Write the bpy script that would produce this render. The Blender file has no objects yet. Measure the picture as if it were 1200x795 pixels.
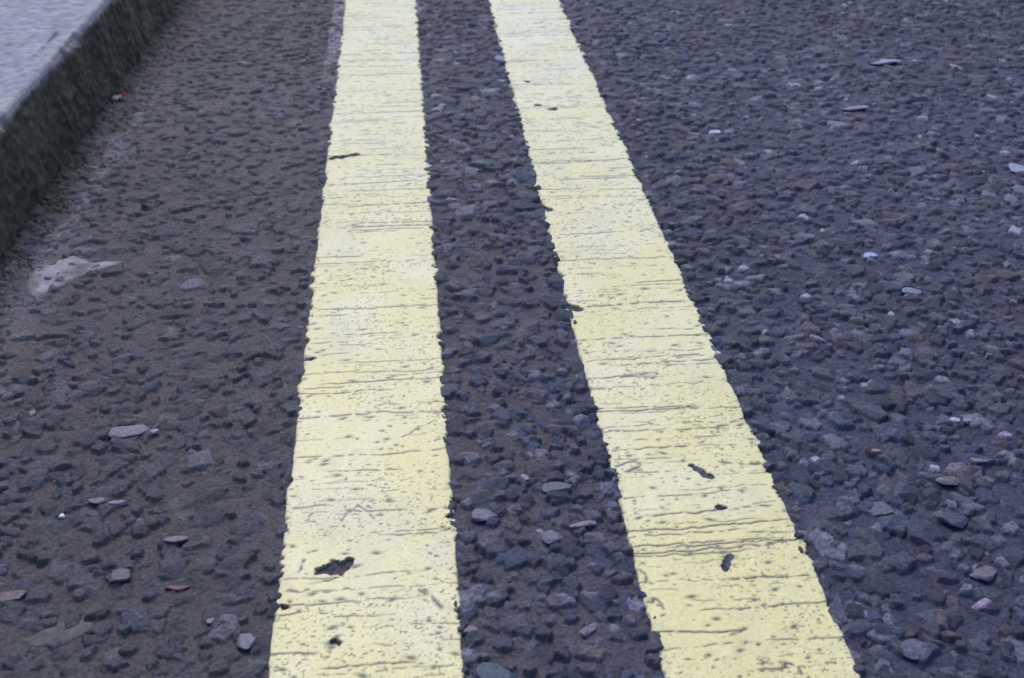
import bpy, bmesh, math, random
import numpy as np
from mathutils import Vector

SC = bpy.context.scene
COL = SC.collection
R = math.radians

# ------------------------------------------------------------------ camera
CAM_H = 0.458
cd = bpy.data.cameras.new("camera")
cam = bpy.data.objects.new("camera", cd)
COL.objects.link(cam)
cam.location = (0, 0, CAM_H)
cam.rotation_euler = (R(90 - 31.024), 0, R(-5.037))
cd.sensor_fit = 'HORIZONTAL'
cd.sensor_width = 36
cd.lens = 42.0
cd.clip_start = 0.02
cd.clip_end = 2000
cd.dof.use_dof = True
cd.dof.focus_distance = 0.80
cd.dof.aperture_fstop = 16.0
SC.camera = cam

# ------------------------------------------------------------------ light
SUN_EL, SUN_AZ = 50.0, -12.0           # azimuth measured from +Y towards +X
w = bpy.data.worlds.new("World"); SC.world = w; w.use_nodes = True
nt = w.node_tree; nt.nodes.clear()
sky = nt.nodes.new('ShaderNodeTexSky'); sky.sky_type = 'NISHITA'; sky.sun_disc = False
sky.sun_elevation = R(SUN_EL); sky.sun_rotation = R(SUN_AZ)
sky.air_density = 1.0; sky.dust_density = 1.5; sky.ozone_density = 2.0
bgn = nt.nodes.new('ShaderNodeBackground'); bgn.inputs['Strength'].default_value = 0.15
wo = nt.nodes.new('ShaderNodeOutputWorld')
nt.links.new(sky.outputs[0], bgn.inputs['Color']); nt.links.new(bgn.outputs[0], wo.inputs['Surface'])
sl = bpy.data.lights.new("sun", 'SUN'); sl.energy = 1.5; sl.angle = R(42); sl.color = (1.0, 0.955, 0.92)
so = bpy.data.objects.new("sun", sl); COL.objects.link(so)
az, el = R(SUN_AZ), R(SUN_EL)
dirv = Vector((math.sin(az) * math.cos(el), math.cos(az) * math.cos(el), math.sin(el)))
so.rotation_euler = dirv.to_track_quat('Z', 'Y').to_euler()
so.location = (0, 0, 5)
SC.view_settings.view_transform = 'Standard'
SC.view_settings.look = 'None'
SC.view_settings.exposure = 0.40
SC.view_settings.gamma = 1.0
SC.view_settings.use_curve_mapping = False

# ------------------------------------------------------------------ numpy noise
rng = np.random.default_rng(7)
random.seed(7)
TAB = rng.random((256, 256))


def vnoise(x, y, seed=0):
    """value noise in 0..1"""
    x = x + seed * 17.37; y = y + seed * 9.71
    xi = np.floor(x).astype(np.int64); yi = np.floor(y).astype(np.int64)
    fx = x - xi; fy = y - yi
    fx = fx * fx * (3 - 2 * fx); fy = fy * fy * (3 - 2 * fy)
    a = TAB[xi & 255, yi & 255]; b = TAB[(xi + 1) & 255, yi & 255]
    c = TAB[xi & 255, (yi + 1) & 255]; d = TAB[(xi + 1) & 255, (yi + 1) & 255]
    return (a * (1 - fx) + b * fx) * (1 - fy) + (c * (1 - fx) + d * fx) * fy


def fbm(x, y, scale, octs=3, seed=0):
    """scale = size in metres of the largest lump; -1..1"""
    v = 0; amp = 1; tot = 0; f = 1.0 / scale
    for o in range(octs):
        v = v + amp * (vnoise(x * f, y * f, seed + o * 3) * 2 - 1)
        tot += amp; amp *= 0.5; f *= 2.03
    return v / tot


def sstep(a, b, x):
    t = np.clip((x - a) / (b - a), 0, 1)
    return t * t * (3 - 2 * t)


# ------------------------------------------------------------------ layout
LINES = [(-0.0857, 0.0145), (0.1135, 0.2140)]
KX0, KSL = -0.3806, 0.0390             # kerb foot: x = KX0 + KSL*y
KH = 0.093
def kerb_x(y): return KX0 + KSL * y

# ------------------------------------------------------------------ grid
ys = [0.31]
while ys[-1] < 1.98:
    ys.append(ys[-1] + 0.00070 + max(0, ys[-1] - 0.43) * 0.00105)
s = ys[-1] - ys[-2]; f_ = []
v = ys[-1]
while v < 900:
    s *= 1.09; v += s; f_.append(v)
b_ = []; s = 0.0008; v = ys[0]
while v > -60:
    s *= 1.10; v -= s; b_.append(v)
Y1 = np.array(b_[::-1] + ys + f_)
us = list(np.arange(-1.28, 1.28, 0.00225)) + list(np.arange(1.28, 2.75, 0.0050))
def grow(v, s):
    out = []
    while v < 700:
        s *= 1.12; v += s; out.append(v)
    return out
oL = grow(1.28, 0.00225); oR = grow(us[-1], 0.005)
U1 = np.array([-(k) for k in oL[::-1]] + us + oR)
WID = np.maximum(0.27, 0.10 + 0.40 * np.minimum(Y1, 2.2))
XC = np.clip(Y1, 0, 2.2) * math.tan(R(5.037))
X = XC[:, None] + U1[None, :] * WID[:, None]
Y = np.repeat(Y1[:, None], len(U1), 1)
NY, NX = X.shape
j0 = len(b_); j1 = j0 + len(ys); i0 = len(oL); i1 = i0 + len(us)

# ------------------------------------------------------------------ road surface: bitumen matrix with stone chippings set in it
big = fbm(X, Y, 0.16, 3, 1)
gutter = sstep(0.17, 0.0, X - (KX0 + KSL * Y))         # 1 at the kerb foot
leftside = sstep(0.05, -0.12, X)
Z = 0.0006 * big + 0.0006 * fbm(X, Y, 0.012, 3, 5) + 0.00045 * fbm(X, Y, 0.0036, 3, 9)
matz = Z.copy()
Cr = np.zeros((NY, NX, 3))
mix_l = sstep(0.30, -0.10, X)[..., None]
c_left = np.array([0.068, 0.060, 0.070]); c_right = np.array([0.038, 0.040, 0.078])  # left mauve mortar, right asphalt with blue sky sheen mixed into its colour
Cr[:] = c_left * mix_l + c_right * (1 - mix_l)
Cr *= (1 + 0.22 * fbm(X, Y, 0.006, 3, 21) + 0.14 * big)[..., None]
tone = 1 + 0.22 * fbm(X, Y, 0.35, 3, 23)           # patchy traffic film

NJ = fbm(X, Y, 0.0045, 3, 51) * 0.0010
NT = fbm(X, Y, 0.0028, 3, 53)
def width_at(y): return max(0.27, 0.10 + 0.40 * y)
T10 = math.tan(R(5.037))
PAL = [((0.036, 0.039, 0.060), 9), ((0.052, 0.055, 0.078), 7), ((0.022, 0.024, 0.042), 6),
       ((0.068, 0.068, 0.092), 5), ((0.042, 0.052, 0.068), 2.5), ((0.058, 0.050, 0.064), 3),
       ((0.030, 0.040, 0.074), 4.5), ((0.105, 0.108, 0.138), 3.0), ((0.20, 0.20, 0.25), 0.45), ((0.075, 0.062, 0.070), 0.3)]
pw = np.array([p[1] for p in PAL], float); pw /= pw.sum()
pc = np.array([p[0] for p in PAL]) * np.array([1.14, 1.14, 1.24])


def add_chip(cx, cy, r, top, tilt, col, elong=1.0, steep=5.0):
    rr = r * 1.45 * max(1, elong)
    ja = np.searchsorted(Y1, cy - rr); jb = np.searchsorted(Y1, cy + rr)
    if jb <= ja: return
    wy = np.interp(cy, Y1, WID); xc = np.interp(cy, Y1, XC)
    pad = rr * 1.08 / wy + 0.003
    u = (cx - xc) / wy
    ia = np.searchsorted(U1, u - pad); ib = np.searchsorted(U1, u + pad)
    if ib <= ia: return
    sl_ = (slice(ja, jb), slice(ia, ib))
    px = X[sl_] - cx; py = Y[sl_] - cy
    K = random.randint(4, 6)
    a0 = random.random() * 6.28
    ea = random.random() * 3.14
    ce, se = math.cos(ea), math.sin(ea)
    qx = (px * ce + py * se) / elong; qy = (-px * se + py * ce)
    d = None
    for k in range(K):
        a = a0 + 6.2832 * (k + random.uniform(-.28, .28)) / K
        e = qx * math.cos(a) + qy * math.sin(a) - r * random.uniform(0.68, 1.02)
        d = e if d is None else np.maximum(d, e)
    d = d + NJ[sl_] * min(1, r / .005)
    ta = random.random() * 6.28
    zc = top + NT[sl_] * .00022 + tilt * (px * math.cos(ta) + py * math.sin(ta))
    if r > 0.004:   # a second facet breaks the top
        tb = ta + random.uniform(1.5, 4.5)
        zc = np.minimum(zc, top + 0.0005 + random.uniform(.12, .4) * (px * math.cos(tb) + py * math.sin(tb)))
    bev = min(0.0005, r * 0.15)
    zc = zc - np.clip(d + bev, 0, bev) * 0.9 - np.maximum(d, 0) * steep
    zz = Z[sl_]
    m = zc > zz
    if not m.any(): return
    zz[m] = zc[m]
    cc = Cr[sl_]
    wgt = np.clip(1 - np.maximum(d, 0) / 0.0008, 0, 1)[m][:, None]; col = np.array(col) * (1 + .22 * NT[sl_][m][:, None])
    cc[m] = cc[m] * (1 - wgt) + np.array(col) * wgt


def scatter(n, rmin, rmax, tlo, thi, tilt, ulo=-1.27, uhi=1.27):
    yy = rng.uniform(0.32, 1.97, n * 3)
    keepy = rng.random(n * 3) < (0.10 + 0.40 * yy) / 0.9
    yy = yy[keepy][:n]
    uu = rng.uniform(ulo, uhi, len(yy))
    cols = rng.choice(len(PAL), len(yy), p=pw)
    for y, u, ci in zip(yy, uu, cols):
        x = y * T10 + u * width_at(y)
        if x < kerb_x(y) - 0.01: continue
        g = 0.5 + 0.5 * (x > 0.06)
        lf = min(1, max(0, (0.10 - x) / 0.2))        # more mortar, fewer proud chips, towards the gutter
        if random.random() < 0.06 * lf: continue
        r = random.uniform(rmin, rmax) if rmax < .004 else min(rmax, rmin + random.expovariate(1) * (rmax - rmin) * 0.35)
        top = random.uniform(tlo, thi) - 0.0006 * lf
        c = pc[ci] * random.uniform(0.8, 1.2)
        mf = 0.08 + 0.35 * lf + 0.35 * random.random() * lf; c = c * (1 - mf) + np.array([0.059, 0.055, 0.066]) * mf
        add_chip(x, y, r, top, random.uniform(0, tilt), c, random.uniform(1, 1.5))


scatter(17000, 0.0012, 0.0030, -0.0003, 0.0015, 0.35)
scatter(29000, 0.0027, 0.0086, 0.0003, 0.0036, 0.42)
scatter(15500, 0.0027, 0.0086, 0.0003, 0.0036, 0.42, 1.27, 2.73)
for _ in range(900):                                    # grit and crumbs gathered in the gutter
    gy_ = random.uniform(.75, 1.9); gx_ = kerb_x(gy_) + abs(random.gauss(0, .022)) + .002
    add_chip(gx_, gy_, random.uniform(.0009, .0024), random.uniform(.0012, .0034), .3,
             np.array(random.choice([(.05, .042, .034), (.09, .08, .075), (.035, .03, .026), (.13, .12, .12)])))

# thin film of mortar and dust washed over the low parts, more in the gutter
low = sstep(0.0012, -0.0004, Z - 0.0006 * big)
dust = np.clip(low * (0.20 + 0.40 * leftside) + 0.22 * leftside * sstep(-.2, .5, big), 0, 1)[..., None]
dcol = np.array([0.064, 0.056, 0.067])
Cr = Cr * (1 - dust * 0.6) + dcol * dust * 0.6
# pale dry silt along the gutter, a strip darkened towards the kerb foot
kd = X - (KX0 + KSL * Y)
streak_d = kd - 0.036 - 0.006 * fbm(X, Y, 0.08, 2, 37)
strk = np.exp(-(streak_d / 0.007) ** 2) * sstep(0.86, 0.93, Y) * sstep(1.38, 1.12, Y) * sstep(-.6, .3, fbm(X, Y, 0.012, 3, 38))
Cr += strk[..., None] * np.array([0.085, 0.080, 0.098])
silt = np.exp(-((kd - 0.045 - 0.012 * fbm(X, Y, 0.15, 2, 31)) / 0.020) ** 2) * sstep(-0.45, 0.5, fbm(X, Y, 0.10, 3, 33)) * sstep(1.7, 1.0, Y)
Cr += silt[..., None] * np.array([0.055, 0.050, 0.064]) * 0.9
foot_strip = sstep(0.020, 0.002, kd + 0.008 * fbm(X, Y, 0.03, 2, 35))[..., None]
Cr = Cr * (1 - foot_strip * 0.75) + np.array([0.020, 0.022, 0.015]) * foot_strip * 0.75
Z += 0.004 * sstep(0.02, 0.0, kd)[...] * (kd > -0.05)         # grit packed against the kerb foot
# faint ghost of an older line along the left edge of the first line, at the far end
gd = X - LINES[0][0]
ghost = sstep(-0.017, -0.013, gd + 0.002 * fbm(X, Y, .02, 2, 41)) * sstep(0.003, 0, gd) * sstep(1.30, 1.50, Y) * sstep(-.5, .1, fbm(X, Y, .01, 2, 43))
Cr = Cr * (1 - 0.6 * ghost[..., None]) + np.array([0.30, 0.27, 0.31]) * 0.6 * ghost[..., None]
Cr = np.clip(Cr * tone[..., None], 0.008, 0.9)
for xl_, xr_ in LINES:                                  # chips were rolled flatter where the lines were laid
    inl = sstep(0.001, 0.006, np.minimum(X - xl_, xr_ - X)); Z = Z * (1 - .55 * inl)

far = np.ones((NY, NX)); far[j0:j1, i0:i1] = 0


def grid_mesh(name, Xg, Yg, Zg, Cg, Fg, keep=None, mat=None, smooth=True):
    ny, nx = Xg.shape
    idx = np.arange(ny * nx).reshape(ny, nx)
    q = np.stack([idx[:-1, :-1], idx[:-1, 1:], idx[1:, 1:], idx[1:, :-1]], -1).reshape(-1, 4)
    co = np.stack([Xg, Yg, Zg], -1).reshape(-1, 3)
    cc = Cg.reshape(-1, 3); ff = Fg.reshape(-1)
    if keep is not None:
        q = q[keep.reshape(-1)]
        used, inv = np.unique(q, return_inverse=True)
        q = inv.reshape(-1, 4); co = co[used]; cc = cc[used]; ff = ff[used]
    me = bpy.data.meshes.new(name)
    me.vertices.add(len(co)); me.vertices.foreach_set('co', co.astype(np.float32).ravel())
    me.loops.add(q.size); me.loops.foreach_set('vertex_index', q.astype(np.int32).ravel())
    me.polygons.add(len(q)); me.polygons.foreach_set('loop_start', np.arange(0, q.size, 4, dtype=np.int32))
    me.polygons.foreach_set('use_smooth', np.full(len(q), smooth))
    a = me.attributes.new('tint', 'FLOAT_COLOR', 'POINT')
    a.data.foreach_set('color', np.concatenate([cc, ff[:, None]], 1).astype(np.float32).ravel())
    me.update(); me.validate()
    o = bpy.data.objects.new(name, me); COL.objects.link(o)
    if mat: me.materials.append(mat)
    return o


# ------------------------------------------------------------------ materials
def new_mat(name):
    m = bpy.data.materials.new(name); m.use_nodes = True
    n = m.node_tree.nodes; n.clear()
    out = n.new('ShaderNodeOutputMaterial'); p = n.new('ShaderNodeBsdfPrincipled')
    m.node_tree.links.new(p.outputs[0], out.inputs[0])
    return m, m.node_tree, p


def noise_node(t, scale, detail=4, rough=.6):
    g = t.nodes.new('ShaderNodeNewGeometry') if 'geo' not in t.nodes else t.nodes['geo']
    g.name = 'geo'
    nn = t.nodes.new('ShaderNodeTexNoise'); nn.inputs['Scale'].default_value = scale
    nn.inputs['Detail'].default_value = detail; nn.inputs['Roughness'].default_value = rough
    t.links.new(g.outputs['Position'], nn.inputs['Vector'])
    return nn


def math_node(t, op, a, b=None):
    m = t.nodes.new('ShaderNodeMath'); m.operation = op
    for i, v in enumerate((a, b)):
        if v is None: continue
        if hasattr(v, 'links'): t.links.new(v, m.inputs[i])
        else: m.inputs[i].default_value = v
    return m.outputs[0]


def tinted(name, rough_lo, rough_hi, bump_scale, bump_d, spec=0.5, far_col=None, var=.3, nscale=600):
    m, t, p = new_mat(name)
    at = t.nodes.new('ShaderNodeAttribute'); at.attribute_name = 'tint'
    n1 = noise_node(t, nscale, 3); n2 = noise_node(t, bump_scale, 4, .65)
    mp = t.nodes.new('ShaderNodeMapRange'); t.links.new(n1.outputs['Fac'], mp.inputs['Value'])
    mp.inputs['From Min'].default_value = .3; mp.inputs['From Max'].default_value = .7
    mp.inputs['To Min'].default_value = 1 - var; mp.inputs['To Max'].default_value = 1 + var
    vm = t.nodes.new('ShaderNodeVectorMath'); vm.operation = 'SCALE'
    src = at.outputs['Color']
    height = n2.outputs['Fac']
    if far_col:
        vo = t.nodes.new('ShaderNodeTexVoronoi'); vo.inputs['Scale'].default_value = 105
        t.links.new(t.nodes['geo'].outputs['Position'], vo.inputs['Vector'])
        cr = t.nodes.new('ShaderNodeValToRGB')
        cr.color_ramp.elements[0].color = (*[c * .6 for c in far_col], 1); cr.color_ramp.elements[1].color = (*[c * 1.5 for c in far_col], 1)
        t.links.new(vo.outputs['Color'], cr.inputs['Fac'])
        mx = t.nodes.new('ShaderNodeMix'); mx.data_type = 'RGBA'
        t.links.new(at.outputs['Alpha'], mx.inputs['Factor']); t.links.new(at.outputs['Color'], mx.inputs['A']); t.links.new(cr.outputs[0], mx.inputs['B'])
        src = mx.outputs['Result']
        inv = math_node(t, 'SUBTRACT', 1.0, vo.outputs['Distance'])
        height = math_node(t, 'ADD', n2.outputs['Fac'], math_node(t, 'MULTIPLY', math_node(t, 'MULTIPLY', inv, at.outputs['Alpha']), 2.2))
    t.links.new(src, vm.inputs[0]); t.links.new(mp.outputs[0], vm.inputs['Scale'])
    t.links.new(vm.outputs[0], p.inputs['Base Color'])
    rp = t.nodes.new('ShaderNodeMapRange'); n3 = noise_node(t, 90, 3); t.links.new(n3.outputs['Fac'], rp.inputs['Value'])
    rp.inputs['From Min'].default_value = .3; rp.inputs['From Max'].default_value = .7
    rp.inputs['To Min'].default_value = rough_lo; rp.inputs['To Max'].default_value = rough_hi
    t.links.new(rp.outputs[0], p.inputs['Roughness'])
    p.inputs['Specular IOR Level'].default_value = spec
    b = t.nodes.new('ShaderNodeBump'); b.inputs['Distance'].default_value = bump_d; b.inputs['Strength'].default_value = 1
    t.links.new(height, b.inputs['Height']); t.links.new(b.outputs[0], p.inputs['Normal'])
    return m


M_ROAD = tinted("road_asphalt", .62, .88, 700, .0008, .28, (0.034, 0.035, 0.054), .50, 420)
M_LINE = tinted("yellow_thermoplastic", .65, .80, 900, .00018, .15, None, .10, 420)
pl_ = [n for n in M_LINE.node_tree.nodes if n.type == "BSDF_PRINCIPLED"][0]      # road dust on the paint
pl_.inputs["Sheen Weight"].default_value = 1.0; pl_.inputs["Sheen Roughness"].default_value = .34
pl_.inputs["Coat Weight"].default_value = .45; pl_.inputs["Coat Roughness"].default_value = .36
pl_.inputs["Sheen Tint"].default_value = (.82, .88, 1.0, 1)
M_CRUST = tinted("cement_crust", .6, .8, 700, .0003, .4, None, .15, 400)
M_KERB = tinted("kerb_concrete", .6, .85, 700, .0006, .4, None, .18, 500)


def plain(name, col, rough=.7, var=.2, scale=500, bump=.0003, spec=.5):
    m, t, p = new_mat(name)
    n1 = noise_node(t, scale, 4)
    cr = t.nodes.new('ShaderNodeValToRGB'); cr.color_ramp.elements[0].position = .3; cr.color_ramp.elements[1].position = .7
    cr.color_ramp.elements[0].color = (*[c * (1 - var) for c in col], 1)
    cr.color_ramp.elements[1].color = (*[min(1, c * (1 + var)) for c in col], 1)
    t.links.new(n1.outputs['Fac'], cr.inputs['Fac']); t.links.new(cr.outputs[0], p.inputs['Base Color'])
    p.inputs['Roughness'].default_value = rough; p.inputs['Specular IOR Level'].default_value = spec
    b = t.nodes.new('ShaderNodeBump'); b.inputs['Distance'].default_value = bump
    t.links.new(n1.outputs['Fac'], b.inputs['Height']); t.links.new(b.outputs[0], p.inputs['Normal'])
    return m


# ------------------------------------------------------------------ road
road = grid_mesh("road", X, Y, Z, Cr, far, None, M_ROAD)
road['kind'] = 'structure'

# ------------------------------------------------------------------ smoothed surface that the paint drapes over
def blur(A, n):
    B = A.copy()
    for _ in range(n):
        B[1:-1, :] = (B[:-2, :] + 2 * B[1:-1, :] + B[2:, :]) / 4
        B[:, 1:-1] = (B[:, :-2] + 2 * B[:, 1:-1] + B[:, 2:]) / 4
    return B

ja, jb = j0 - 30, min(NY, j1 + 12)
ia = i0 - 0; ib = i1
Xs, Ys, Zs = X[ja:jb, ia:ib], Y[ja:jb, ia:ib], Z[ja:jb, ia:ib]
Zsm = blur(Zs, 70); Zfine = blur(Zs, 2)


def seg_dist(px, py, pts):
    best = None
    for (ax, ay), (bx, by) in zip(pts[:-1], pts[1:]):
        dx, dy = bx - ax, by - ay
        t = np.clip(((px - ax) * dx + (py - ay) * dy) / (dx * dx + dy * dy + 1e-12), 0, 1)
        d = np.hypot(px - ax - t * dx, py - ay - t * dy)
        best = d if best is None else np.minimum(best, d)
    return best


def make_line(name, xl, xr, seed, holes, scratches):
    msk = (Xs[0] > -10)
    cmin = np.where((Xs < xr + .012).any(0) & (Xs > xl - .012).any(0))[0]
    a, b = cmin[0], cmin[-1] + 1
    x, y, zr, zb, zf = Xs[:, a:b], Ys[:, a:b], Zs[:, a:b], Zsm[:, a:b], Zfine[:, a:b]
    rg = np.random.default_rng(seed)
    eL = 0.0016 * fbm(x * .3, y, .030, 3, seed) + 0.0066 * sstep(.30, .9, vnoise(x * 0, y / .022, seed + 8)) * fbm(x * .2, y, .007, 3, seed + 1)
    eR = 0.0016 * fbm(x * .3, y, .034, 3, seed + 2) + 0.0066 * sstep(.30, .9, vnoise(x * 0, y / .022, seed + 18)) * fbm(x * .2, y, .007, 3, seed + 3)
    de = np.minimum(x - xl - eL, xr - x - eR)
    # the hot paint did not run into the hollows at the edges
    de = de - 1.5 * np.clip(zb - zf - .0002, 0, .0022) - 2.0 * np.clip(zf - zb - .0005, 0, .003)
    T = 0.0014
    lv = 0.0006 * big[ja:jb, ia:ib][:, a:b] + 0.0006
    z = lv + T * sstep(-0.0002, 0.0008, de) + 0.16 * (zf - lv) + 0.00010 * fbm(x, y, .008, 3, seed + 4)
    z = np.where(de > 0.004, np.maximum(z, zr + 0.0002), z)
    z = z - 0.0045 * sstep(0.0006, -0.0012, de)
    dirt = np.zeros_like(x)
    # transverse tears
    yk = 0.33
    while yk < 1.98:
        yk += rg.exponential(0.0065) + 0.0022
        strength = rg.random() ** 1.3
        c0 = rg.uniform(xl, xr); hw = rg.uniform(.012, .075)
        q0, q1 = np.searchsorted(y[:, 0], (yk - .008, yk + .008))
        if q1 <= q0: continue
        xq = x[q0:q1]; yq = y[q0:q1]; w0 = yq * 0 + yk
        wob = 0.0030 * fbm(xq, w0, .05, 3, seed + int(yk * 997)) + 0.0016 * fbm(xq, w0 + yk * 7, .007, 3, seed + 5)
        on = sstep(hw, hw * .7, np.abs(xq - c0)) * sstep(.52 - .40 * strength, .60 - .1 * strength, (.65 * vnoise(xq / .0050, w0 * 131, seed + 6) + .35 * vnoise(xq / .0016, yq / .0008 + yk * 77, seed + 7)))
        wd = 0.00030 + 0.00026 * strength + 0.0002 * yk
        prof = np.exp(-((yq - yk - wob) / wd) ** 2) * on * (.6 + .4 * strength)
        z[q0:q1] -= 0.00022 * prof; dirt[q0:q1] = np.maximum(dirt[q0:q1], np.minimum(1, prof * (.80 + .6 * strength)))
    # pin holes
    n = 1500
    py_ = rg.uniform(.33, 1.95, n); px_ = rg.uniform(xl, xr, n); pr = np.minimum(.0003 + rg.exponential(.00030, n), .0012)
    for cx, cy, r in zip(px_, py_, pr):
        q0 = np.searchsorted(y[:, 0], cy - 4 * r - .002); q1 = np.searchsorted(y[:, 0], cy + 4 * r + .002)
        if q1 <= q0: continue
        xx = x[q0:q1]; yy = y[q0:q1]
        an = rg.uniform(-.5, .5); el_ = rg.uniform(1, 2.6)
        dx = (xx - cx) * math.cos(an) + (yy - cy) * math.sin(an); dy = -(xx - cx) * math.sin(an) + (yy - cy) * math.cos(an)
        pz = np.exp(-((dx / (r * el_)) ** 2 + (dy / r) ** 2)) * .9
        z[q0:q1] -= min(.0005, r * .5) * pz; dirt[q0:q1] = np.maximum(dirt[q0:q1], pz)
    sp = sstep(.76, .92, vnoise(x / .0014, y / .0012, seed + 31)) * sstep(.25, .6, vnoise(x / .03, y / .03, seed + 32))
    dirt = np.maximum(dirt, sp * .62); z = z - .0001 * sp
    # holes right through to the road
    hole = np.zeros_like(x)
    def box(pts):
        P = np.array(pts); q0, q1 = np.searchsorted(y[:, 0], (P[:, 1].min() - .015, P[:, 1].max() + .015))
        return slice(q0, q1)
    for pts, r in holes:
        b_ = box(pts); xq, yq = x[b_], y[b_]
        d = seg_dist(xq, yq, pts) + 1.25 * r * fbm(xq, yq, r * 1.5, 4, seed + 9)
        hole[b_] = np.maximum(hole[b_], sstep(r, r * .72, d))
        dirt[b_] = np.maximum(dirt[b_], sstep(r * 1.25, r * .9, d))
    for pts, r in scratches:
        b_ = box(pts); xq, yq = x[b_], y[b_]
        d = seg_dist(xq + .0026 * fbm(xq, yq, .008, 3, seed + 12), yq + .0020 * fbm(xq, yq, .008, 3, seed + 13), pts)
        pz = np.exp(-(d / r) ** 2) * sstep(.15, .55, vnoise(xq / .0035, yq / .0035, seed + 14))
        z[b_] -= .0003 * pz; dirt[b_] = np.maximum(dirt[b_], pz * .85)
    z = z * (1 - hole) + (zr - .003) * hole
    # pale and dirty mottling of the paint itself
    base = np.array([0.68, 0.60, 0.295])
    pale = np.array([0.69, 0.63, 0.385]); grub = np.array([0.57, 0.49, 0.27])
    k1 = sstep(-.25, .6, fbm(x, y, .05, 4, seed + 20))[..., None]
    k2 = (sstep(.25, .8, fbm(x, y, .012, 4, seed + 22)) * .55)[..., None]
    C = base * (1 - k1) + pale * k1
    C = C * (1 - k2) + grub * k2
    k3 = (sstep(.0, .7, fbm(x, y * .6, .045, 4, seed + 27)) * .30)[..., None]
    C = C * (1 - k3) + np.array([.46, .44, .36]) * k3
    ed = (sstep(.005, 0, de) * .30)[..., None]
    C = C * (1 - ed) + np.array([.40, .37, .27]) * ed
    dd = (np.clip(dirt * 1.25, 0, 1) ** .7)[..., None]
    C = C * (1 - dd * .93) + np.array([.055, .050, .048]) * dd * .93
    over = z > zr - 0.0012
    keep = over[:-1, :-1] | over[1:, :-1] | over[:-1, 1:] | over[1:, 1:]
    return grid_mesh(name, x, y, z, C, np.zeros_like(x), keep, M_LINE)


left_line = make_line("yellow_line", *LINES[0], 50,
    holes=[([(-.0600, .5150), (-.0555, .5180), (-.0475, .5205), (-.0520, .5155), (-.0600, .5150)], .0038), ([(0.0125, .5560), (0.020, .5540)], .0022),
           ([(-.0800, 1.1165), (-.0680, 1.1200), (-.0560, 1.126)], .0032), ([(-.0815, .4870), (-.079, .4868)], .0015),
           ([(-.0530, .4590), (-.050, .4570)], .0016), ([(-.083, .7400), (-.079, .7410)], .0020)],
    scratches=[([(-.0729, .5235), (-.0738, .5151), (-.0646, .5060), (-.050, .507)], .0008),
               ([(-.0270, .4951), (-.0083, .4945), (-.001, .4870), (.0052, .4790)], .0011),
               ([(-.0525, .5564), (-.0426, .5705), (-.0323, .5576)], .0006),
               ([(-.078, .500), (-.060, .497), (-.045, .499)], .0008),
               ([(-.002, .5600), (.006, .5650), (.0145, .5607)], .0010),
               ([(-.082, .5700), (-.062, .5720)], .0008), ([(-.083, .6650), (-.03, .6680), (.014, .6650)], .0009),
               ([(-.083, .6220), (-.03, .6200), (.013, .6230)], .0007), ([(-.015, .6400), (.006, .6550)], .0006),
               ([(-.080, 1.0500), (.000, 1.0550)], .0011), ([(-.06, 1.000), (.014, 1.004)], .0012),
               ([(-.080, .9600), (.010, .9550)], .0010), ([(-.06, 1.46), (-.035, 1.462)], .0016), ([(-.08, 1.240), (.01, 1.243)], .0012)])
left_line['label'] = "yellow painted line nearest the kerb, with a ragged dark hole worn through it"
left_line['category'] = "road marking"; left_line['group'] = "double yellow lines painted on the road"
right_line = make_line("yellow_line", *LINES[1], 150,
    holes=[([(.1650, .5925), (.1706, .5846), (.1755, .5780)], .0021), ([(.1637, .4950), (.1667, .5024), (.1700, .5050)], .0022),
           ([(.1730, .5497), (.1760, .5490)], .0017), ([(.115, .8010), (.1225, .7950)], .0036), ([(.1385, 1.250), (.141, 1.250)], .0028),
           ([(.152, 1.236), (.156, 1.236)], .0024), ([(.1195, .9800), (.114, .984)], .0040), ([(.1350, 1.328), (.1355, 1.328)], .0022)],
    scratches=[([(.1900, .6251), (.1940, .6330), (.2010, .6360), (.2100, .6400)], .0010),
               ([(.1851, .5930), (.1990, .5900), (.2120, .5906)], .0012),
               ([(.1158, .5929), (.1259, .5990), (.1356, .6001), (.1340, .5940), (.1247, .5890)], .0010),
               ([(.1190, .6110), (.1500, .6130), (.1700, .6120)], .0008),
               ([(.1650, .4180), (.1655, .4240), (.1700, .4235)], .0009), ([(.1760, .4180), (.1780, .4240), (.1830, .4200), (.184, .415)], .0009),
               ([(.1160, .5000), (.1200, .4950), (.1190, .4880)], .0009), ([(.114, .4700), (.120, .4760), (.124, .4680)], .0008),
               ([(.1300, .7980), (.1700, .8010), (.2080, .8000)], .0011), ([(.1200, .7200), (.2000, .7230)], .0008),
               ([(.1400, .6980), (.1650, .7000)], .0014), ([(.1300, .5450), (.2050, .5480)], .0008),
               ([(.1550, .4450), (.1620, .4500)], .0011), ([(.1600, 1.272), (.1900, 1.274)], .0012),
               ([(.1200, 1.085), (.2100, 1.090)], .0011), ([(.1780, .5130), (.2040, .5150)], .0009)])
right_line['label'] = "yellow painted line farther from the kerb, with small chipped pits and a clean right edge"
right_line['category'] = "road marking"; right_line['group'] = "double yellow lines painted on the road"

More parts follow.
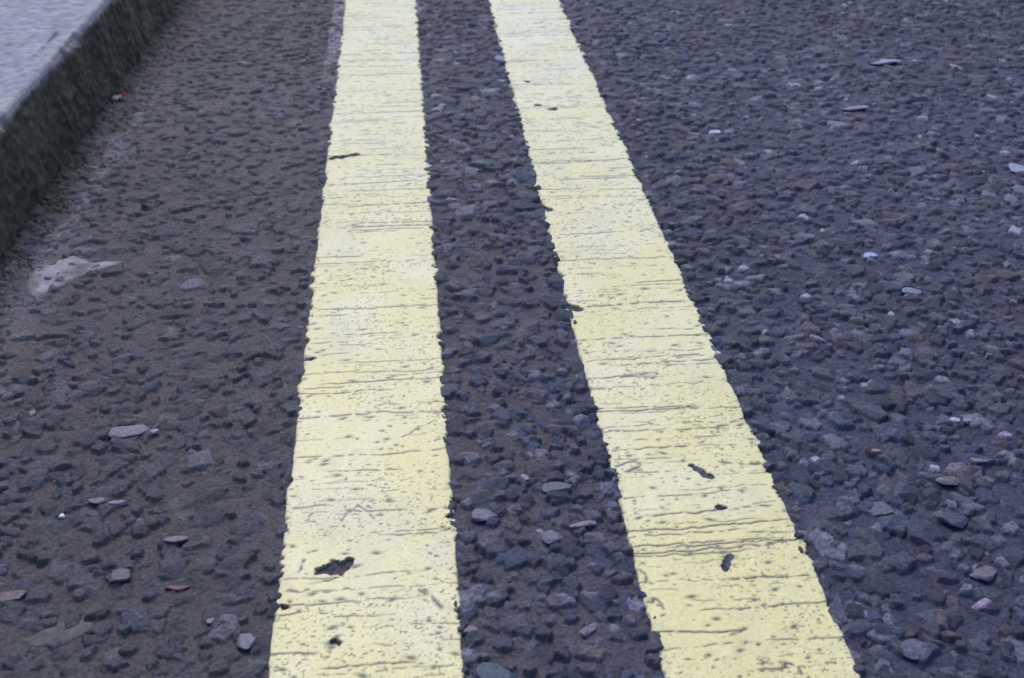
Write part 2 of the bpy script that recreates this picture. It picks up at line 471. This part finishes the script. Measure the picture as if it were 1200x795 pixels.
# ------------------------------------------------------------------ pale smear of dried cement in the gutter
def crust(name, outline, thick, label, seed, col=(0.25, 0.24, 0.30)):
    P = np.array(outline); cx, cy = P.mean(0)
    x0, y0 = P.min(0) - .008; x1, y1 = P.max(0) + .008
    r = np.where((Ys[:, 0] > y0) & (Ys[:, 0] < y1))[0]
    c = np.where(((Xs[r] > x0) & (Xs[r] < x1)).any(0))[0]
    sl_ = (slice(r[0], r[-1]), slice(c[0], c[-1]))
    x, y, zr, zb = Xs[sl_], Ys[sl_], Zs[sl_], Zsm[sl_]
    ins = np.zeros(x.shape, bool); n = len(P)
    for k in range(n):
        ax, ay = P[k]; bx, by = P[(k + 1) % n]
        cr_ = ((ay > y) != (by > y)) & (x < (bx - ax) * (y - ay) / (by - ay + 1e-12) + ax)
        ins ^= cr_
    d = seg_dist(x, y, [tuple(p) for p in P] + [tuple(P[0])]) * np.where(ins, 1, -1) + .006 * fbm(x, y, .014, 4, seed)
    z = zb + thick * sstep(0, .004, d) + .0006 * fbm(x, y, .006, 3, seed + 1) - .003 * sstep(.001, -.002, d)
    C = np.array(col) * (1 + .35 * fbm(x, y, .006, 3, seed + 2)[..., None]) + np.array([.10, .09, .08]) * (np.exp(-((d - .002) / .002) ** 2))[..., None]
    wm = (.12 + .88 * sstep(-.45, .35, fbm(x, y, .011, 4, seed + 5))) * sstep(-.001, .009, d); wm = wm[..., None]; C = Cr[ja:jb, ia:ib][sl_] * (1 - wm) + C * wm
    over = z > zr - .0008
    keep = over[:-1, :-1] | over[1:, 1:]
    o = grid_mesh(name, x, y, z, np.clip(C, .02, .8), np.zeros_like(x), keep, M_CRUST)
    o['label'] = label; o['category'] = "dried spill"
    return o

crust("cement_smear", [(-.3180, .893), (-.3070, .915), (-.2880, .9250), (-.2660, .9130), (-.2440, .9100), (-.2560, .8950), (-.2700, .8850), (-.2850, .8640), (-.3020, .8450), (-.3120, .8650)],
      .0011, "pale grey triangular smear of dried cement on the road beside the kerb", 71)
crust("cement_smear", [(-.2140, .4760), (-.2060, .4840), (-.1900, .4870), (-.1800, .4860), (-.1790, .4790), (-.1900, .4740), (-.2060, .4720)],
      .0006, "faint grey dusty smear on the dark road near the lower left corner", 75, (.085, .082, .100))

# ------------------------------------------------------------------ kerb stones and pavement
kang = math.atan(KSL)
def kerb_stone(y0, y1, seed, label):
    nL = int((y1 - y0) / .0022) if 0.5 < (y0 + y1) / 2 < 1.7 else 120
    # profile, distance from kerb foot outwards (x to the left is negative), z
    prof = []
    bat = 0.010; rad = 0.005
    for t in np.linspace(-.04, KH - rad, 62): prof.append((-bat * max(0, t) / KH, t))
    for a in np.linspace(0, math.pi / 2, 9)[1:]: prof.append((-bat - rad + rad * math.cos(a), KH - rad + rad * math.sin(a)))
    for t in np.linspace(.004, .125, 50): prof.append((-bat - rad - t, KH))
    prof.append((-.145, -.04))
    prof = np.array(prof)
    L = np.linspace(y0, y1, nL)
    PX = np.repeat(prof[None, :, 0], nL, 0); PZ = np.repeat(prof[None, :, 1], nL, 0); PL = np.repeat(L[:, None], len(prof), 1)
    ss = np.concatenate([[0], np.cumsum(np.hypot(*np.diff(prof, axis=0).T))]); S = np.repeat(ss[None], nL, 0)
    rough = .0024 * fbm(PL, S, .05, 4, seed) + .0014 * fbm(PL, S, .006, 3, seed + 2)
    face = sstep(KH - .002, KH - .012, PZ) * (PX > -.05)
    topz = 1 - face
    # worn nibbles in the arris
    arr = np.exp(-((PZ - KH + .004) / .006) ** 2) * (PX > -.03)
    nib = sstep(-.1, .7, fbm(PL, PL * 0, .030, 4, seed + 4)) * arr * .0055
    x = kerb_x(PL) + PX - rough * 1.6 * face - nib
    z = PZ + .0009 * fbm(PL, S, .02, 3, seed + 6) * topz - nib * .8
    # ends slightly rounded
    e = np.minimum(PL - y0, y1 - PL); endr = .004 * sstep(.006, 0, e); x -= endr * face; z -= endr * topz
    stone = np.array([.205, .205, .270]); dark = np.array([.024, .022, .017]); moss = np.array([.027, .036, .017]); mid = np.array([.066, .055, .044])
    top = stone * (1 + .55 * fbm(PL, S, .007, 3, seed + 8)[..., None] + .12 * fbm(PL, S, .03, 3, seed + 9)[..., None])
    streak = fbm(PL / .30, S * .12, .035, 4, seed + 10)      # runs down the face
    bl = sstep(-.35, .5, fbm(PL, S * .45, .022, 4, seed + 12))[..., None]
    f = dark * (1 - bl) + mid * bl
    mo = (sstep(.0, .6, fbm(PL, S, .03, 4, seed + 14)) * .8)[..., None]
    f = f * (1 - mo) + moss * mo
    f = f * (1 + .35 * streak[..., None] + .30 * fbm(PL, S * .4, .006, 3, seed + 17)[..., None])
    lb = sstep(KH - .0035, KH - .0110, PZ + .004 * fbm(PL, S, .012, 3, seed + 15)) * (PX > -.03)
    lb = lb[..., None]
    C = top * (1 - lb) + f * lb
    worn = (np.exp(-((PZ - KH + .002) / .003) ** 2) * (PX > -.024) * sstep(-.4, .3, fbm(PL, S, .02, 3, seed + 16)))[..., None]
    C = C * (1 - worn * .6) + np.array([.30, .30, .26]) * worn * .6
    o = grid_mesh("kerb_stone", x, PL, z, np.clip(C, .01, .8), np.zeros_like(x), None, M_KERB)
    # close the ends
    bm = bmesh.new(); bm.from_mesh(o.data); bm.verts.ensure_lookup_table()
    m = len(prof)
    for st, fl in ((0, False), ((nL - 1) * m, True)):
        vs = [bm.verts[st + k] for k in range(m)]
        if fl: vs = vs[::-1]
        try: bm.faces.new(vs)
        except ValueError: pass
    bmesh.ops.recalc_face_normals(bm, faces=bm.faces)
    bm.to_mesh(o.data); bm.free()
    o['label'] = label; o['category'] = "kerb"
    return o

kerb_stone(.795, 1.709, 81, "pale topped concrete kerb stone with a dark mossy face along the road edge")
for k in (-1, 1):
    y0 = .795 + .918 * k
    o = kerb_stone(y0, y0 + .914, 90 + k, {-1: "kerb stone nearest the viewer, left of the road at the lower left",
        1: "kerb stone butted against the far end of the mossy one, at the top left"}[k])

M_PAVE = tinted("pavement_concrete", .6, .8, 600, .0005, .4, None, .15, 400)
gy = np.linspace(-4, 12, 260); gx = np.linspace(-3.2, -.1465, 80)
PXg = np.repeat(gx[None], 260, 0); PYg = np.repeat(gy[:, None], 80, 1)
PXw = PXg + kerb_x(PYg)
Cp = np.array([.35, .34, .38]) * (1 + .15 * fbm(PXw, PYg, .3, 4, 61)[..., None])
pave = grid_mesh("pavement", PXw, PYg, np.full_like(PXw, KH - .002) + .001 * fbm(PXw, PYg, .4, 2, 62), Cp, np.zeros_like(PXw), None, M_PAVE)
pave['kind'] = 'structure'


# ------------------------------------------------------------------ loose stones and scraps lying on the road
def road_z(x, y):
    j = int(np.clip(np.searchsorted(Y1, y), 1, NY - 2))
    i = int(np.clip(np.searchsorted(U1, (x - XC[j]) / WID[j]), 1, NX - 2))
    return float(Z[j - 2:j + 3, i - 3:i + 4].mean())


def stone(x, y, lx, ly, h, rot, col, label, seed, name="stone_chip", rough=.6, cat="stone"):
    rd = random.Random(seed)
    bm = bmesh.new(); bmesh.ops.create_icosphere(bm, subdivisions=4, radius=1)
    planes = []
    for k in range(11):
        n = Vector((rd.gauss(0, 1), rd.gauss(0, 1), rd.gauss(0, .8))).normalized(); planes.append((n, rd.uniform(.55, .85)))
    planes.append((Vector((rd.uniform(-.2, .2), rd.uniform(-.2, .2), 1)).normalized(), rd.uniform(.45, .6)))
    ph = [rd.uniform(0, 6) for _ in range(3)]
    for v in bm.verts:
        p = v.co.copy()
        for n, d in planes:
            e = p.dot(n) - d
            if e > 0: p -= n * e * .985
        p *= 1 + .03 * math.sin(p.x * 9 + ph[0]) * math.sin(p.y * 8 + ph[1]) + .02 * math.sin(p.z * 17 + ph[2])
        v.co = Vector((p.x * lx * .62, p.y * ly * .62, p.z * h * .52))
    for f in bm.faces: f.smooth = True
    me = bpy.data.meshes.new(name); bm.to_mesh(me); bm.free()
    me.materials.append(plain("stone_" + str(seed), (col[0] * .66, col[1] * .63, col[2] * .84), rough, .50, 380, .0008))
    o = bpy.data.objects.new(name, me); COL.objects.link(o)
    # seated in the surface: its top stands just proud of the chips around it
    m_ = (np.abs(X[j0:j1, i0:i1] - x) < lx * .3) & (np.abs(Y[j0:j1, i0:i1] - y) < ly * .35)
    zt = float(np.percentile(Z[j0:j1, i0:i1][m_], 92)) if m_.any() else road_z(x, y)
    ztop = max(v.co.z for v in me.vertices)
    o.location = (x, y, max(road_z(x, y) - .3 * ztop, zt + .0005 - ztop * .9))
    o.rotation_euler = (rd.uniform(-.12, .05), rd.uniform(-.12, .12), rot)
    o['label'] = label; o['category'] = cat
    return o

G = "loose and proud stone chips on the road"
ST = [
 (-.2179, .5755, .0040, .0034, .0030, .2, (.85, .87, .92), "tiny bright white grit grain on the dark road at the far left"),
 (-.1952, .6610, .0240, .0120, .0030, .15, (.165, .160, .185), "long pale grey flat stone left of the lines, level with their middle"),
 (-.1775, .6590, .0060, .0050, .0030, .4, (.30, .31, .34), "small whitish chip touching the right end of the long pale grey flat stone"),
 (-.2636, .6898, .0050, .0070, .0050, .3, (.26, .24, .27), "small upright pale chip at the left edge, below the cement smear"),
 (-.1465, .5484, .0125, .0060, .0030, .25, (.190, .140, .155), "flat pinkish stone left of the kerbside line, alone on smooth tarmac"),
 (-.2305, .5090, .0170, .0080, .0040, .0, (.170, .130, .130), "flat brownish pink stone at the left edge near the bottom corner"),
 (-.1740, .5190, .0120, .0130, .0035, .9, (.100, .098, .112), "grey diamond-shaped chip with a dark lower edge, above the faint dusty smear"),
 (-.2000, .5890, .0100, .0060, .0030, .1, (.150, .150, .165), "pale grey chip up and right of the tiny white grit grain"),
 (-.1870, .5860, .0110, .0040, .0030, .05, (.23, .20, .21), "thin pinkish white sliver just right of a pale grey chip, far left"),
 (-.0985, .4640, .0095, .0130, .0050, .5, (.170, .180, .195), "blue-grey stone leaning on the left edge of the kerbside yellow line"),
 (-.1190, .4790, .0050, .0045, .0040, .0, (.20, .16, .16), "small pinkish chip left of the blue-grey stone by the kerbside line"),
 (-.1400, .5080, .0120, .0040, .0035, .05, (.170, .075, .070), "thin reddish brown stone left of the kerbside line near the bottom"),
 (.0335, .5541, .0150, .0120, .0045, .2, (.140, .150, .180), "pale blue-grey rounded stone between the lines, by the kerbside line's right edge"),
 (.0790, .5770, .0190, .0110, .0045, .1, (.085, .090, .120), "broad blue-grey stone between the two lines, near a chipped edge of the farther line"),
 (.0600, .5870, .0045, .0070, .0040, .1, (.24, .22, .24), "small pale vertical chip above the broad blue-grey stone, between the lines"),
 (.0903, .5400, .0150, .0050, .0035, .15, (.26, .225, .225), "narrow whitish pink sliver between the lines, close to the farther line"),
 (.0700, .5300, .0100, .0110, .0040, .6, (.120, .125, .150), "grey triangular chip between the lines, below the narrow whitish sliver"),
 (.0806, .4560, .0040, .0160, .0030, -.9, (.22, .20, .21), "slanting pale sliver between the lines near the bottom of the picture"),
 (.0185, .4600, .0070, .0060, .0035, .2, (.21, .15, .17), "small square pink chip between the lines at the bottom"),
 (.0300, .4270, .0200, .0150, .0050, -.4, (.045, .090, .115), "dark teal stone between the lines at the bottom edge"),
 (.3505, .6245, .0062, .0055, .0045, -.3, (.50, .42, .48), "small pale pink stone on the dark road at the far right"),
 (.3590, .6235, .0060, .0050, .0040, .3, (.28, .27, .34), "small lilac stone just right of the pale pink one"),
 (.3470, .5800, .0110, .0060, .0040, -.5, (.16, .15, .16), "tilted grey stone below the pale pink one at the right"),
 (.3761, .8630, .0110, .0110, .0045, .1, (.36, .42, .56), "pale blue-white stone right of the lines, about mid height"),
 (.3134, 1.1507, .0120, .0100, .0050, .0, (.50, .48, .52), "small white stone right of the farther line near the top"),
 (.5743, 1.3602, .0340, .0180, .0040, .0, (.30, .30, .38), "long pale lilac stone on the far road at the upper right"),
 (.4850, 1.2082, .0300, .0120, .0040, .0, (.21, .22, .27), "long grey stone below the long pale lilac one, upper right"),
 (.5846, 1.0320, .0170, .0200, .0050, .0, (.30, .34, .42), "pale grey stone at the right edge of the road, upper part"),
 (.3885, .7995, .0130, .0110, .0045, .2, (.22, .25, .28), "pale whitish stone right of the lines, just below the pale blue-white one"),
 (.2690, .5400, .0160, .0110, .0045, -.2, (.085, .100, .130), "blue-grey stone right of the farther line, close to its right edge"),
 (.3080, .5250, .0170, .0100, .0050, -.5, (.060, .070, .105), "dark blue slanting stone with a black lower edge at the lower right"),
 (.3200, .5620, .0130, .0090, .0045, -.1, (.130, .120, .125), "grey-brown stone above the dark blue slanting one at the lower right"),
 (.3060, .4790, .0140, .0100, .0050, -.1, (.120, .115, .130), "square grey stone with a dark underside near the lower right corner"),
 (.2965, .4570, .0130, .0060, .0035, .2, (.30, .26, .32), "pale pinkish flake near the lower right corner"),
 (.2480, .4260, .0150, .0120, .0040, -.1, (.075, .090, .130), "blue-grey stone at the bottom edge, right of the farther line"),
 (.2870, .5960, .0060, .0040, .0030, .0, (.30, .17, .13), "tiny orange-brown chip right of the farther line, lower half"),
]
for k, (x, y, lx, ly, h, rot, col, lab) in enumerate(ST):
    o = stone(x, y, lx, ly, h, rot, col, lab, 300 + k)
    o['group'] = G

# scrap of red and white litter lying at the foot of the kerb
def scrap(x, y):
    root = bpy.data.objects.new("litter_scrap", None); COL.objects.link(root)
    root.location = (x, y, road_z(x, y) + .001)
    root.rotation_euler = (0, 0, .7)
    root.empty_display_size = .01
    root['label'] = "tiny crumpled red and white scrap of litter at the foot of the kerb"; root['category'] = "litter"
    def sheet(name, x0, x1, y0, y1, mat, lift):
        bm = bmesh.new(); n = 10; vs = []
        for a in range(n + 1):
            for b in range(n + 1):
                u = a / n; v_ = b / n
                px = x0 + (x1 - x0) * u; py = y0 + (y1 - y0) * v_
                pz = lift + .0022 * math.sin(px * 700 + 1) * math.cos(py * 520) + .35 * abs(py) + .2 * px
                vs.append(bm.verts.new((px + .0006 * math.sin(v_ * 9), py + .0006 * math.sin(u * 8), pz)))
        for a in range(n):
            for b in range(n):
                q = a * (n + 1) + b
                f = bm.faces.new((vs[q], vs[q + n + 1], vs[q + n + 2], vs[q + 1])); f.smooth = True
        r = bmesh.ops.solidify(bm, geom=bm.faces[:], thickness=.0004)
        me = bpy.data.meshes.new(name); bm.to_mesh(me); bm.free(); me.materials.append(mat)
        o = bpy.data.objects.new(name, me); COL.objects.link(o); o.parent = root
    sheet("white_part", -.0062, .0010, -.0042, .0042, plain("white_paper", (.85, .74, .70), .5, .05), .003)
    sheet("red_part", .0010, .0068, -.0042, .0042, plain("red_paper", (.60, .045, .05), .5, .1), .003)
scrap(-.3205, 1.300)
